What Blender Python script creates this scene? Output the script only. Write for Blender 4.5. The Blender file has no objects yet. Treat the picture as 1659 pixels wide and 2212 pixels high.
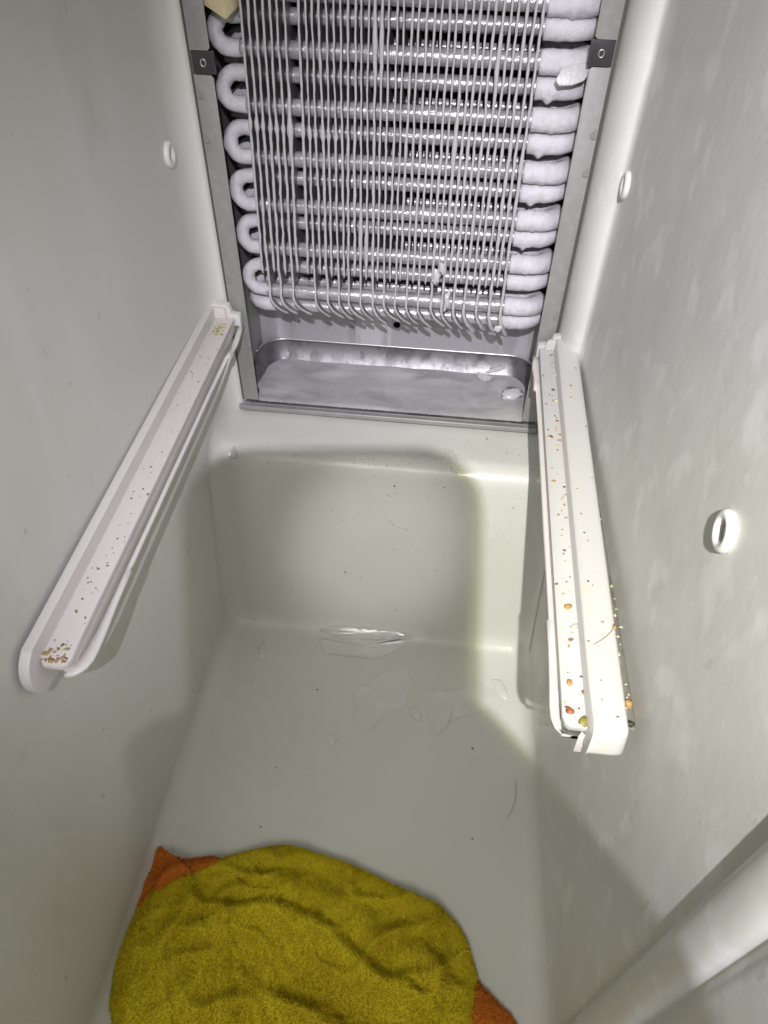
import bpy, bmesh, math, random
from math import sin, cos, pi, sqrt, exp
from mathutils import Vector, Matrix, noise
random.seed(7)
S = bpy.context.scene
COL = S.collection

# ------------------------------------------------------------------ camera
CAM_R = ((0.99354873, 0.1127133, 0.0125152), (0.08991465, -0.71567701, -0.6926195), (-0.06911059, 0.68927652, -0.72119456))
RIGHT, DOWN, FWD = (Vector(r).normalized() for r in CAM_R)
CAMP = Vector((0.2268, -0.6438, 0.5205))
FPX = 1566.56
cd = bpy.data.cameras.new('camera')
cam = bpy.data.objects.new('camera', cd)
COL.objects.link(cam)
cam.matrix_world = Matrix(((RIGHT.x, -DOWN.x, -FWD.x, CAMP.x), (RIGHT.y, -DOWN.y, -FWD.y, CAMP.y), (RIGHT.z, -DOWN.z, -FWD.z, CAMP.z), (0, 0, 0, 1)))
cd.sensor_fit = 'VERTICAL'
cd.lens = 6.86
cd.sensor_height = 6.86 * 2212 / FPX
cd.sensor_width = cd.sensor_height * .75
cd.clip_start = .002
cd.clip_end = 50
cd.dof.use_dof = True
cd.dof.focus_distance = .74
cd.dof.aperture_fstop = 8
S.camera = cam

def at(u, v, ax, val):
    """the 3D point where the sight line through photo point (u, v) meets the plane axis = val"""
    d = RIGHT * ((u - 829.5) / FPX) + DOWN * ((v - 1106) / FPX) + FWD
    t = (val - CAMP[ax]) / d[ax]
    return CAMP + d * t

# ------------------------------------------------------------------ light
w = bpy.data.worlds.new('World')
S.world = w
w.use_nodes = True
bg = w.node_tree.nodes['Background']
bg.inputs[0].default_value = (1.0, .97, .915, 1)
bg.inputs[1].default_value = .38

def lamp(name, kind, loc, target, energy, color, **kw):
    l = bpy.data.lights.new(name, kind)
    l.energy = energy
    l.color = color
    for k, v in kw.items():
        setattr(l, k, v)
    o = bpy.data.objects.new(name, l)
    COL.objects.link(o)
    o.location = loc
    o.rotation_euler = (Vector(target) - Vector(loc)).to_track_quat('-Z', 'Y').to_euler()
    return o

HEAD = Vector((.25, -.825, .75))
lamp('head_torch', 'SPOT', HEAD, (.31, -.10, .035), 46, (.91, .88, 1.0), spot_size=math.radians(65), spot_blend=1.0, shadow_soft_size=.0026)
lamp('room_light', 'AREA', (-.1, -1.7, 1.7), (.17, -.2, 0), 16, (1.0, .955, .87), shape='DISK', size=.7)

lamp('yellow_fringe_fill', 'SPOT', HEAD + Vector((.004, 0, 0)), (.335, -.21, -.03), 14, (1.0, .98, .40), spot_size=math.radians(30), spot_blend=1.0, shadow_soft_size=.0026)  # added lamp standing in for the yellow fringe of the torch beam
lamp('shadow_pool_fill', 'SPOT', (.37, -.83, .75), (.168, -.10, -.11), 26, (.97, .97, 1.0), spot_size=math.radians(13), spot_blend=1.0, shadow_soft_size=.01)  # added lamp, no known source: soft pool inside the phone's shadow

S.view_settings.view_transform = 'Standard'
S.view_settings.look = 'None'
S.view_settings.exposure = -.25
S.view_settings.gamma = 1

# ------------------------------------------------------------------ materials
def mat(name, base, rough=.5, metal=0., bump=None, vary=None, rvary=None, sss=0., alpha=1., coat=0., spec=.5, extra=None):
    """bump: list of (scale, strength, distance, (sx,sy,sz)); vary: list of (scale, colour, lo, hi, amount, (sx,sy,sz))"""
    m = bpy.data.materials.new(name)
    m.use_nodes = True
    nt = m.node_tree
    p = nt.nodes['Principled BSDF']
    L = nt.links.new
    tc = nt.nodes.new('ShaderNodeTexCoord')
    p.inputs['Roughness'].default_value = rough
    p.inputs['Metallic'].default_value = metal
    p.inputs['Specular IOR Level'].default_value = spec
    p.inputs['Coat Weight'].default_value = coat
    p.inputs['Coat Roughness'].default_value = .12
    p.inputs['Alpha'].default_value = alpha
    if sss:
        p.inputs['Subsurface Weight'].default_value = sss
        p.inputs['Subsurface Radius'].default_value = (.8, .9, 1.0)
        p.inputs['Subsurface Scale'].default_value = .003

    def nz(scale, s, det=4, off=0.):
        mp = nt.nodes.new('ShaderNodeMapping')
        mp.inputs['Scale'].default_value = s
        mp.inputs['Location'].default_value = (off, off * .7, off * 1.3)
        L(tc.outputs['Object'], mp.inputs[0])
        n = nt.nodes.new('ShaderNodeTexNoise')
        n.inputs['Scale'].default_value = scale
        n.inputs['Detail'].default_value = det
        L(mp.outputs[0], n.inputs['Vector'])
        return n.outputs['Fac']
    col = None
    if vary:
        for i, (sc, c2, lo, hi, amt, s) in enumerate(vary):
            f = nz(sc, s, 5, 3.1 * i)
            mr = nt.nodes.new('ShaderNodeMapRange')
            mr.inputs[1].default_value = lo
            mr.inputs[2].default_value = hi
            mr.inputs[4].default_value = amt
            L(f, mr.inputs[0])
            mx = nt.nodes.new('ShaderNodeMix')
            mx.data_type = 'RGBA'
            L(mr.outputs[0], mx.inputs['Factor'])
            if col is None:
                mx.inputs['A'].default_value = (*base, 1)
            else:
                L(col, mx.inputs['A'])
            mx.inputs['B'].default_value = (*c2, 1)
            col = mx.outputs['Result']
        L(col, p.inputs['Base Color'])
    else:
        p.inputs['Base Color'].default_value = (*base, 1)
    if rvary:
        sc, lo, hi, s = rvary
        f = nz(sc, s, 4, 9.)
        mr = nt.nodes.new('ShaderNodeMapRange')
        mr.inputs[1].default_value = .35
        mr.inputs[2].default_value = .65
        mr.inputs[3].default_value = lo
        mr.inputs[4].default_value = hi
        L(f, mr.inputs[0])
        L(mr.outputs[0], p.inputs['Roughness'])
    if bump:
        prev = None
        for i, (sc, st, dist, s) in enumerate(bump):
            f = nz(sc, s, 4, 5. + i)
            b = nt.nodes.new('ShaderNodeBump')
            b.inputs['Strength'].default_value = st
            b.inputs['Distance'].default_value = dist
            L(f, b.inputs['Height'])
            if prev:
                L(prev, b.inputs['Normal'])
            prev = b.outputs[0]
        L(prev, p.inputs['Normal'])
    return m

def film(name, col, see, rough, bumps):
    """thin ice or water: partly see-through"""
    m = mat(name, col, rough, bump=bumps, spec=.6)
    nt = m.node_tree
    p = nt.nodes['Principled BSDF']
    tr = nt.nodes.new('ShaderNodeBsdfTransparent')
    mx = nt.nodes.new('ShaderNodeMixShader')
    n = nt.nodes.new('ShaderNodeTexNoise')
    n.inputs['Scale'].default_value = 90
    n.inputs['Detail'].default_value = 5
    tc = nt.nodes.new('ShaderNodeTexCoord')
    nt.links.new(tc.outputs['Object'], n.inputs['Vector'])
    mr = nt.nodes.new('ShaderNodeMapRange')
    mr.inputs[1].default_value = .3
    mr.inputs[2].default_value = .7
    mr.inputs[3].default_value = max(0, see - .07)
    mr.inputs[4].default_value = min(1, see + .07)
    nt.links.new(n.outputs['Fac'], mr.inputs[0])
    nt.links.new(mr.outputs[0], mx.inputs[0])
    nt.links.new(p.outputs[0], mx.inputs[1])
    nt.links.new(tr.outputs[0], mx.inputs[2])
    nt.links.new(mx.outputs[0], nt.nodes['Material Output'].inputs[0])
    return m

ONE = (1, 1, 1)
M = {}
LIN = (.655, .665, .615)
M['liner_l'] = mat('liner_left_wall', LIN, .42, vary=[(7, (.58, .585, .54), .45, .7, .6, (1, 1, .6)), (5, (.67, .64, .61), .5, .75, .5, ONE), (12, (.70, .71, .67), .56, .7, .5, (1, 1.6, .25)), (75, (.30, .30, .26), .69, .77, .6, (1, 1.4, .7)), (20, (.50, .50, .46), .64, .74, .5, (1, 1.2, .6))],
                     rvary=(14, .34, .55, (1, 1, .4)), bump=[(26, .05, .01, (1, 1, .5)), (380, .06, .0006, ONE)])
M['liner_r'] = mat('liner_right_wall', LIN, .4, vary=[(7, (.56, .57, .55), .45, .7, .6, (1, 1.2, .6)), (16, (.74, .75, .72), .54, .70, .4, (1, 1, .8)), (34, (.84, .85, .82), .56, .66, .5, (1, 1, .75)), (90, (.82, .82, .80), .64, .72, .4, (1, 1, .8)), (70, (.40, .39, .36), .70, .78, .5, (1, 1.5, .6))],
                     rvary=(20, .32, .55, (1, 1, .7)), bump=[(16, .12, .008, (1, 1, .7)), (150, .08, .0015, ONE)], coat=.06)
M['liner_f'] = mat('liner_floor', (.655, .668, .615), .40, vary=[(8, (.61, .625, .57), .45, .7, .6, ONE), (16, (.69, .69, .66), .52, .7, .5, ONE)],
                     rvary=(20, .3, .5, ONE), bump=[(18, .07, .01, ONE), (140, .10, .0012, ONE)], coat=.22)
M['plastic'] = mat('rail_plastic', (.66, .635, .61), .45, vary=[(120, (.60, .57, .50), .62, .74, .35, (1, .6, 1)), (420, (.34, .29, .22), .70, .76, .55, ONE)], bump=[(500, .06, .0005, ONE)])
M['plastic_r'] = mat('rail_plastic_stained', (.55, .55, .53), .4, vary=[(70, (.62, .56, .38), .60, .72, .45, (1, .55, 1)), (210, (.55, .38, .12), .70, .75, .75, (1, .7, 1)), (460, (.25, .22, .15), .72, .76, .5, ONE)], bump=[(140, .06, .001, ONE)])
M['gap_shade_grime'] = mat('shaded_grimy_plastic', (.27, .265, .23), .5, vary=[(150, (.42, .37, .22), .58, .68, .8, ONE), (60, (.17, .165, .14), .5, .65, .7, ONE)])  # dim base paints the shade of the rail-to-wall gap; blotches are grime
M['frost'] = mat('snow_frost', (.65, .64, .665), .7, sss=.25, bump=[(900, .6, .0008, ONE), (190, .3, .003, ONE)], vary=[(120, (.55, .535, .54), .45, .68, .7, ONE)])
M['fin_frost'] = mat('fin_frost', (.50, .485, .49), .6, sss=.15, bump=[(1300, .6, .0005, ONE)])
M['ice_tube'] = mat('iced_tube', (.50, .485, .49), .26, metal=.25, vary=[(160, (.34, .33, .335), .45, .62, .7, (.5, 1, 1))], bump=[(330, .55, .0014, (.7, 1, 1))], coat=.6)
M['alu'] = mat('aluminium_fin', (.36, .34, .34), .45, metal=.6, vary=[(90, (.22, .205, .20), .4, .65, .8, (1, 1, .35))])
M['galv'] = mat('galvanised_steel', (.34, .34, .325), .5, metal=.3, vary=[(30, (.28, .28, .265), .42, .66, .7, (1, 1, .4)), (140, (.40, .40, .385), .5, .7, .5, ONE)], bump=[(420, .08, .0004, ONE)])
M['plate'] = mat('back_plate_metal', (.46, .45, .465), .45, metal=.3, vary=[(26, (.62, .61, .63), .5, .62, .9, (1.8, 1, .16)), (40, (.22, .21, .21), .56, .72, .75, (1.8, 1, .22))], bump=[(60, .1, .002, (1, 1, .4))])
M['pan'] = mat('drip_pan_metal', (.19, .187, .195), .36, metal=.55, vary=[(60, (.07, .068, .072), .45, .6, .7, (1, 1, .6)), (110, (.26, .255, .265), .58, .68, .5, ONE)], bump=[(70, .07, .003, ONE)])
M['pan_ice'] = mat('pan_ice', (.40, .40, .40), .15, vary=[(26, (.56, .555, .56), .50, .64, .6, (.45, 1.5, 1)), (55, (.28, .27, .28), .5, .7, .6, (.5, 1, 1))], bump=[(14, .10, .004, (.5, 1, 1)), (120, .05, .001, ONE)], coat=.3)
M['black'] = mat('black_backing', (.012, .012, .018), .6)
M['clip'] = mat('dark_clip', (.045, .042, .045), .35, bump=[(300, .1, .0005, ONE)])
M['rivet'] = mat('steel_rivet', (.55, .53, .50), .3, metal=.9)
M['foam'] = mat('cream_foam', (.66, .57, .36), .8, bump=[(500, .3, .0006, ONE)], vary=[(40, (.58, .49, .30), .4, .65, .6, ONE)])
M['grommet'] = mat('grommet_plastic', (.76, .75, .72), .35)
M['grommet_hole_shade'] = mat('grommet_hole_shade', (.42, .42, .41), .5)  # flat disc, darkened to paint the shade of a recess
M['film'] = mat('ice_film', (.665, .68, .64), .18, vary=[(50, (.74, .75, .73), .5, .68, .7, ONE)], bump=[(70, .25, .002, ONE)], coat=.5, sss=.2)
M['clear'] = film('clear_ice', (.88, .88, .86), .62, .06, [(260, .9, .003, ONE)])
M['water'] = film('water_bead', (.85, .85, .82), .72, .03, [(90, .1, .001, ONE)])
M['icelump'] = mat('white_ice_lump', (.58, .575, .58), .3, sss=.3, bump=[(220, .4, .002, ONE)], coat=.3)
TERRY = [(1500, .9, .002, (1, .8, 1)), (420, .5, .002, ONE)]
M['yellow'] = mat('yellow_terry', (.86, .72, .034), .95, vary=[(26, (.68, .53, .022), .42, .62, .8, ONE), (9, (.90, .75, .03), .48, .68, .7, ONE), (900, (.78, .62, .04), .5, .68, .8, ONE), (1200, (.50, .37, .015), .54, .70, .5, ONE)], bump=TERRY, spec=.15)
M['orange'] = mat('orange_terry', (.80, .25, .035), .95, vary=[(900, (.62, .19, .03), .5, .68, .8, ONE), (1200, (.32, .075, .01), .54, .70, .8, ONE)], bump=TERRY, spec=.15)
for nm, c in dict(amber=(.46, .27, .08), olive=(.25, .22, .04), rust=(.32, .12, .04), crust=(.40, .27, .13), dark=(.05, .04, .025), straw=(.55, .48, .18), brown=(.22, .14, .05), pale=(.66, .62, .48)).items():
    M[nm] = mat('crumb_' + nm, c, .45, sss=.1)
M['dent_shade'] = mat('dent_shade_steel', (.20, .195, .18), .6)  # steel darkened for the shade inside the flange dents
M['seal'] = mat('dark_gap_sealant', (.10, .085, .07), .7)
M['skin'] = mat('skin', (.55, .33, .24), .5, sss=.2)
M['phone'] = mat('phone_body', (.03, .03, .035), .3)

# ------------------------------------------------------------------ helpers
class MB:
    def __init__(s):
        s.v, s.f, s.m, s.n = [], [], [], []

    def add(s, vs, fs, mi=0, smooth=True):
        o = len(s.v)
        s.v += [tuple(p) for p in vs]
        for f in fs:
            s.f.append(tuple(i + o for i in f))
            s.m.append(mi)
            s.n.append(smooth)

    def box(s, a, b, mi=0):
        (x0, y0, z0), (x1, y1, z1) = a, b
        s.add([(x0, y0, z0), (x1, y0, z0), (x1, y1, z0), (x0, y1, z0), (x0, y0, z1), (x1, y0, z1), (x1, y1, z1), (x0, y1, z1)],
              [(0, 3, 2, 1), (4, 5, 6, 7), (0, 1, 5, 4), (1, 2, 6, 5), (2, 3, 7, 6), (3, 0, 4, 7)], mi, False)

    def prism(s, poly, ext, mi=0, smooth=False):
        """poly: list of 3D points; ext: vector"""
        n = len(poly)
        e = Vector(ext)
        vs = [Vector(p) for p in poly] + [Vector(p) + e for p in poly]
        fs = [tuple(range(n))[::-1], tuple(range(n, 2 * n))]
        s.add(vs, fs, mi, False)
        o = len(s.v) - 2 * n
        for i in range(n):
            j = (i + 1) % n
            s.f.append((o + i, o + j, o + n + j, o + n + i))
            s.m.append(mi)
            s.n.append(smooth)

    def sweep(s, path, rad, seg=10, mi=0, closed=False, up=(0, 0, 1), flat=1.0):
        """round sweep; rad(i, angle, t) or a number"""
        n = len(path)
        P = [Vector(p) for p in path]
        vs = []
        upv = Vector(up)
        for i, p in enumerate(P):
            a = P[(i - 1) % n] if (i > 0 or closed) else P[i]
            b = P[(i + 1) % n] if (i < n - 1 or closed) else P[i]
            d = (b - a).normalized()
            sd = d.cross(upv)
            if sd.length < 1e-4:
                sd = d.cross(Vector((0, 1, 0)))
            sd.normalize()
            u = sd.cross(d)
            for k in range(seg):
                an = 2 * pi * k / seg
                r = rad(i, an, i / max(1, n - 1)) if callable(rad) else rad
                vs.append(p + sd * (cos(an) * r) + u * (sin(an) * r * flat))
        fs = []
        for i in range(n if closed else n - 1):
            j = (i + 1) % n
            for k in range(seg):
                l = (k + 1) % seg
                fs.append((i * seg + k, i * seg + l, j * seg + l, j * seg + k))
        if not closed:
            fs.append(tuple(range(seg))[::-1])
            fs.append(tuple(range((n - 1) * seg, n * seg)))
        s.add(vs, fs, mi)

    def grid(s, rows, mi=0):
        nr, nc = len(rows), len(rows[0])
        s.add([p for r in rows for p in r], [(i * nc + j, i * nc + j + 1, (i + 1) * nc + j + 1, (i + 1) * nc + j) for i in range(nr - 1) for j in range(nc - 1)], mi)

    def lump(s, c, r, seed=0, mi=0, amp=.25, seg=8, rings=5):
        c = Vector(c)
        vs, fs = [], []
        for i in range(rings + 1):
            th = pi * i / rings
            for k in range(seg):
                ph = 2 * pi * k / seg
                d = Vector((sin(th) * cos(ph), sin(th) * sin(ph), cos(th)))
                q = 1 + amp * noise.noise(d * 1.7 + Vector((seed * 3.7, seed, 0)))*1.6
                vs.append(c + Vector((d.x * r[0] * q, d.y * r[1] * q, d.z * r[2] * q)))
        for i in range(rings):
            for k in range(seg):
                l = (k + 1) % seg
                fs.append((i * seg + k, (i + 1) * seg + k, (i + 1) * seg + l, i * seg + l))
        s.add(vs, fs, mi)

    def build(s, name, mats, parent=None, bevel=0., origin=None, fix=True):
        me = bpy.data.meshes.new(name)
        og = Vector(origin) if origin is not None else None
        vs = s.v if og is None else [tuple(Vector(p) - og) for p in s.v]
        me.from_pydata(vs, [], s.f)
        if not isinstance(mats, (list, tuple)):
            mats = [mats]
        for m in mats:
            me.materials.append(m)
        me.polygons.foreach_set('material_index', s.m)
        me.polygons.foreach_set('use_smooth', s.n)
        if fix or bevel:
            bm = bmesh.new()
            bm.from_mesh(me)
            bmesh.ops.remove_doubles(bm, verts=bm.verts, dist=1e-6)
            bmesh.ops.recalc_face_normals(bm, faces=bm.faces)
            if bevel:
                es = [e for e in bm.edges if len(e.link_faces) == 2 and e.calc_face_angle(0) > .6]
                bmesh.ops.bevel(bm, geom=es, offset=bevel, segments=2, profile=.6, affect='EDGES', clamp_overlap=True)
                for f in bm.faces:
                    f.smooth = True
            bm.to_mesh(me)
            bm.free()
            if bevel:
                me.set_sharp_from_angle(angle=.7)
        me.update()
        o = bpy.data.objects.new(name, me)
        COL.objects.link(o)
        if og is not None:
            o.location = og
        if parent:
            o.parent = parent
            if og is None:
                o.location = -parent.location
            else:
                o.location = og - parent.location
        return o

def tag(o, label=None, cat=None, group=None, kind=None):
    for k, v in (('label', label), ('category', cat), ('group', group), ('kind', kind)):
        if v:
            o[k] = v
    return o

def thing(name, label, cat, loc=(0, 0, 0), group=None):
    o = bpy.data.objects.new(name, None)
    o.empty_display_size = .01
    COL.objects.link(o)
    o.location = loc
    return tag(o, label, cat, group)

def arc(c, r0, r1, a0, a1, n, u, v):
    c, u, v = Vector(c), Vector(u), Vector(v)
    return [c + u * (r0 * cos(a0 + (a1 - a0) * i / n)) + v * (r1 * sin(a0 + (a1 - a0) * i / n)) for i in range(n + 1)]

def wr(y):  # inner face of the right wall (slight draft towards the opening)
    return .3515 - .028 * y

def wl(y):
    return -.0188 + .010 * y

FZ = -.245
# ------------------------------------------------------------------ liner: floor, step, walls
prof = []  # (y, z, ny, nz) from the front of the floor to under the drip pan
for y in (-.78, -.70, -.62, -.55, -.48, -.40, -.32, -.25, -.20, -.17):
    prof.append((y, FZ, 0, 1))
tilt = math.atan2(.042, .192)
n1 = (-cos(tilt), sin(tilt))                     # normal of the riser
R1 = .025
# floor / riser concave bend
fy = -.124
t1 = R1 * math.tan((pi / 2 - tilt) / 2)
cy, cz = fy - t1, FZ + R1
a_end = math.atan2(-n1[1], -n1[0])
for i in range(0, 9):
    a = -pi / 2 + (a_end + pi / 2) * i / 8
    prof.append((cy + R1 * cos(a), cz + R1 * sin(a), -cos(a), -sin(a)))
# riser up to convex bend
c2 = (-.0505, -.030)
R2 = .024
b0 = math.atan2(n1[1], n1[0])
pe = (c2[0] + R2 * cos(b0), c2[1] + R2 * sin(b0))
p0 = prof[-1]
for i in range(1, 9):
    t = i / 9
    prof.append((p0[0] + (pe[0] - p0[0]) * t, p0[1] + (pe[1] - p0[1]) * t, n1[0], n1[1]))
for i in range(0, 13):
    a = b0 + (pi / 2 - b0) * i / 12
    prof.append((c2[0] + R2 * cos(a), c2[1] + R2 * sin(a), cos(a), sin(a)))
for y in (-.04, -.025, -.01, .01, .05, .10):
    prof.append((y, -.006, 0, 1))

def liner_rows(ps, r=.023):
    rows = []
    for (y, z, ny, nz) in ps:
        xl, xr = wl(y), wr(y)
        row = []
        for i in range(9):
            a = pi / 2 * i / 8
            o = r * (1 - sin(a))
            row.append((xl + r * (1 - cos(a)), y + ny * o, z + nz * o))
        for i in range(1, 14):
            x = xl + r + (xr - xl - 2 * r) * i / 14
            bow = .0012 * noise.noise(Vector((x * 9, y * 9, z * 9)))
            row.append((x, y + ny * bow, z + nz * bow))
        for i in range(9):
            a = pi / 2 * (1 - i / 8)
            o = r * (1 - sin(a))
            row.append((xr - r * (1 - cos(a)), y + ny * o, z + nz * o))
        rows.append(row)
    return rows

k = 14  # floor ends on the concave bend
b = MB(); b.grid(liner_rows(prof[:k + 1]))
tag(b.build('floor', M['liner_f']), 'pale grey moulded freezer floor, wet and glossy', None, None, 'structure')
b = MB(); b.grid(liner_rows(prof[k:]))
tag(b.build('step', M['liner_f']), 'moulded step with rounded front edge rising behind the floor', None, None, 'structure')

TOP = 1.0
# left wall, with the shallow curve into the back opening
rows = []
ys = [-.80, -.70, -.62, -.55, -.45, -.35, -.25, -.15, -.08, -.035]
cols = [(wl(y), y) for y in ys]
for i in range(1, 9):
    a = pi / 2 * i / 8
    x0 = wl(-.035)
    cols.append((-.003 - (-.003 - x0) * cos(a), -.035 + .035 * sin(a)))
cols.append((-.003, .10))
for i in range(30):
    z = -.30 + (TOP + .30) * i / 29
    rows.append([(x, y, z) for x, y in cols])
b = MB(); b.grid(rows)
tag(b.build('left_wall', M['liner_l']), 'grey white plastic left side wall of the freezer', None, None, 'structure')
# right wall: front ridge + back curve
cols = [(.42, -.640), (.375, -.640), (.3685, -.637), (.3655, -.630), (.3645, -.615), (.3640, -.595), (.3636, -.575), (.3634, -.5645), (.3640, -.5605), (.3660, -.5575), (.3668, -.5555)]
for i in range(13):
    a = pi * i / 12
    cols.append((wr(-.534) + .0005 - .0078 * sin(a) ** .8, -.5535 + .0275 * (1 - cos(a)) / 2))
cols += [(wr(-.522), -.522), (wr(-.515), -.515)]
cols += [(wr(y), y) for y in (-.46, -.40, -.32, -.24, -.16, -.09, -.05, -.0345)]
for i in range(1, 13):
    a = pi / 2 * i / 12
    x0 = wr(-.034)
    cols.append((.3335 + (x0 - .3335) * (1 - sin(a)), -.034 * cos(a)))
cols.append((.3335, .10))
rows = []
for i in range(30):
    z = -.30 + (TOP + .30) * i / 29
    rows.append([(x, y, z) for x, y in cols])
b = MB(); b.grid(rows)
tag(b.build('right_wall', M['liner_r']), 'smeared grey plastic right side wall with a raised front ridge', None, None, 'structure')
b = MB(); b.box((-.05, -.56, TOP), (.42, .11, TOP + .01))
tag(b.build('ceiling', M['liner_l']), 'plastic roof of the freezer compartment', None, None, 'structure')

# back plate (metal) with the small drain hole, black backing behind the coil
b = MB()
hc = at(857, 702, 1, .094)
hz, hx, hr = hc.z, hc.x, .0042
xs0, xs1, z0, z1 = -.004, .334, -.004, .112
ring = [(hx + hr * cos(2 * pi * i / 16), .094, hz + hr * sin(2 * pi * i / 16)) for i in range(16)]
outer = []
for i in range(16):
    a = 2 * pi * i / 16
    dx, dz = cos(a), sin(a)
    t = min((xs1 - hx) / dx if dx > 1e-6 else ((xs0 - hx) / dx if dx < -1e-6 else 9), (z1 - hz) / dz if dz > 1e-6 else ((z0 - hz) / dz if dz < -1e-6 else 9))
    outer.append((hx + dx * t, .094, hz + dz * t))
# corners
b.add(ring + outer, [(i, (i + 1) % 16, 16 + (i + 1) % 16, 16 + i) for i in range(16)], 0, False)
def corner(x, z):
    js = sorted(range(16), key=lambda j: (outer[j][0] - x) ** 2 + (outer[j][2] - z) ** 2)
    return js
for (x, z, sx, sz) in ((xs1, z1, 0, 0), (xs0, z1, 0, 0), (xs0, z0, 0, 0), (xs1, z0, 0, 0)):
    a1 = [j for j in range(16) if abs(outer[j][0] - x) < 1e-6]
    a2 = [j for j in range(16) if abs(outer[j][2] - z) < 1e-6]
    if a1 and a2:
        j1 = min(a1, key=lambda j: abs(outer[j][2] - z))
        j2 = min(a2, key=lambda j: abs(outer[j][0] - x))
        b.add([outer[j1], outer[j2], (x, .094, z)], [(0, 1, 2)], 0, False)
b.add([(hx + hr * cos(2 * pi * i / 16), .094, hz + hr * sin(2 * pi * i / 16)) for i in range(16)] + [(hx + hr * cos(2 * pi * i / 16), .102, hz + hr * sin(2 * pi * i / 16)) for i in range(16)],
      [(i, (i + 1) % 16, 16 + (i + 1) % 16, 16 + i) for i in range(16)], 1)
tag(b.build('back_wall', [M['plate'], M['black']]), 'streaked bare metal back plate under the coil with one small hole', None, None, 'structure')
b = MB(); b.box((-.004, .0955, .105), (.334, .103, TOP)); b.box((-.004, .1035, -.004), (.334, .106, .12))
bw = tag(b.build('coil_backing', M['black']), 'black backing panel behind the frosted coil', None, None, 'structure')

# ------------------------------------------------------------------ sheet metal flanges each side of the coil
def flange(side):
    x0 = 0. if side < 0 else .3305
    sx = 1 if side < 0 else -1
    W = .0165
    fl = thing('metal_flange', 'grey sheet metal flange ' + ('left of the coil, beside the looped tube bends' if side < 0 else 'right of the coil, beside the snowy tube ends'), 'flange', (x0, 0, .016), 'metal flanges framing the coil')
    if side < 0:
        zc0, zc1 = .3405, .3560
    else:
        zc0, zc1 = .3590, .3755
    def strip(nm, za, zb, cut):
        pts = [(x0, 0, za), (x0 + sx * (W - .002), 0, za), (x0 + sx * W, 0, za + .002 if cut else za), (x0 + sx * W, 0, zb - .002), (x0 + sx * (W - .002), 0, zb), (x0, 0, zb)]
        b = MB(); b.prism(pts, (0, .0012, 0))
        return b.build(nm, M['galv'], fl, bevel=.0002)
    strip('lower_strip', .012, zc0 - .001, False)
    strip('upper_strip', zc1 + .001, TOP, True)
    b = MB(); b.box((x0 - sx * .0002, .0014, .004), (x0 + sx * .0013, .0945, TOP))
    b.build('side_panel', M['galv'], fl)
    # dark clip with its rivet in the break
    b = MB(); b.box((x0 + sx * .0002, .0008, zc0 - .0005), (x0 + sx * .0185, .0038, zc1 + .0005)); b.box((x0 + sx * .0145, .0002, zc0), (x0 + sx * .0155, .0012, zc1 - .001))
    c = b.build('clip', M['clip'], fl, bevel=.0002)
    cx, cz = x0 + sx * .0095, (zc0 + zc1) / 2
    b = MB()
    b.sweep([(cx + .0021 * cos(2 * pi * i / 18), .0003, cz + .0026 * sin(2 * pi * i / 18)) for i in range(18)], .00065, 8, closed=True, up=(0, 1, 0))
    r = b.build('rivet', M['rivet'], fl)
    # wedges standing for dents on the outer edge; their dark colour paints notch shade
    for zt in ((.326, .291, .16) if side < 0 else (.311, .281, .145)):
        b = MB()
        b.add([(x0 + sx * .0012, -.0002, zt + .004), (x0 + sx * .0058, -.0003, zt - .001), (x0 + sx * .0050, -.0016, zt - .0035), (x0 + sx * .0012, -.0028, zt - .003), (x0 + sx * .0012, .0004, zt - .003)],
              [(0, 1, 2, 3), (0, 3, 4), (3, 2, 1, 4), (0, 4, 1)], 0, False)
        b.build('edge_dent', M['dent_shade'], fl)
    # dirty sealant line where flange meets the plastic wall
    b = MB(); b.box((x0 - sx * .0028, .0025, .01), (x0 - sx * .0003, .0045, TOP))
    b.build('sealant', M['seal'], fl)
    return fl
flange(-1); flange(1)

# ------------------------------------------------------------------ evaporator coil
coil = thing('evaporator_coil', 'frosted evaporator coil of stacked tubes crossed by thin upright fins', 'coil', (.165, .04, .11))
YA, YB, YC = .022, .028, .058
zA = [at(829, v, 1, YA).z for v in (-10, 117, 241.5, 354.5, 457, 551, 642)]
zB = [at(829, v, 1, YB).z for v in (43, 172, 291, 396, 493, 588, 671.5)]
zC = [at(829, v, 1, YC).z for v in (-30, 96, 218, 332, 433, 525.6, 618)]
zA = [zA[0] + .045] + zA
zB = [zB[0] + .045] + zB
zC = [zC[0] + .045] + zC
XL, XR = .037, .2805

def frost_r(base, amp, seed, droops=()):
    def f(i, an, t):
        r = base * (1 + amp * noise.noise(Vector((i * .35 + seed * 9.1, cos(an) * 1.1, sin(an) * 1.1))) + amp * .5 * noise.noise(Vector((i * .9 + seed, cos(an) * 2.4, sin(an) * 2.4))))
        for (t0, w, h) in droops:
            if sin(an) < 0:
                r += h * exp(-((t - t0) / w) ** 2) * (-sin(an)) ** 3
        return r
    return f

def straight(y, z, seed, r=.0064):
    b = MB()
    n = 90
    path = [(XL - .001 + (XR - XL + .002) * i / n, y, z) for i in range(n + 1)]
    b.sweep(path, frost_r(r, .07, seed), 14)
    return b.build('coil_tube', M['ice_tube'], coil)

def sect(path, r, seed, droops=(), amp=.08, seg=16):
    b = MB()
    b.sweep(path, frost_r(r, amp, seed, droops), seg, up=(0, 1, .001) if False else (0, 0, 1))
    return b

def lin(a, c, n):
    a, c = Vector(a), Vector(c)
    return [a + (c - a) * i / n for i in range(n)]

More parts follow.
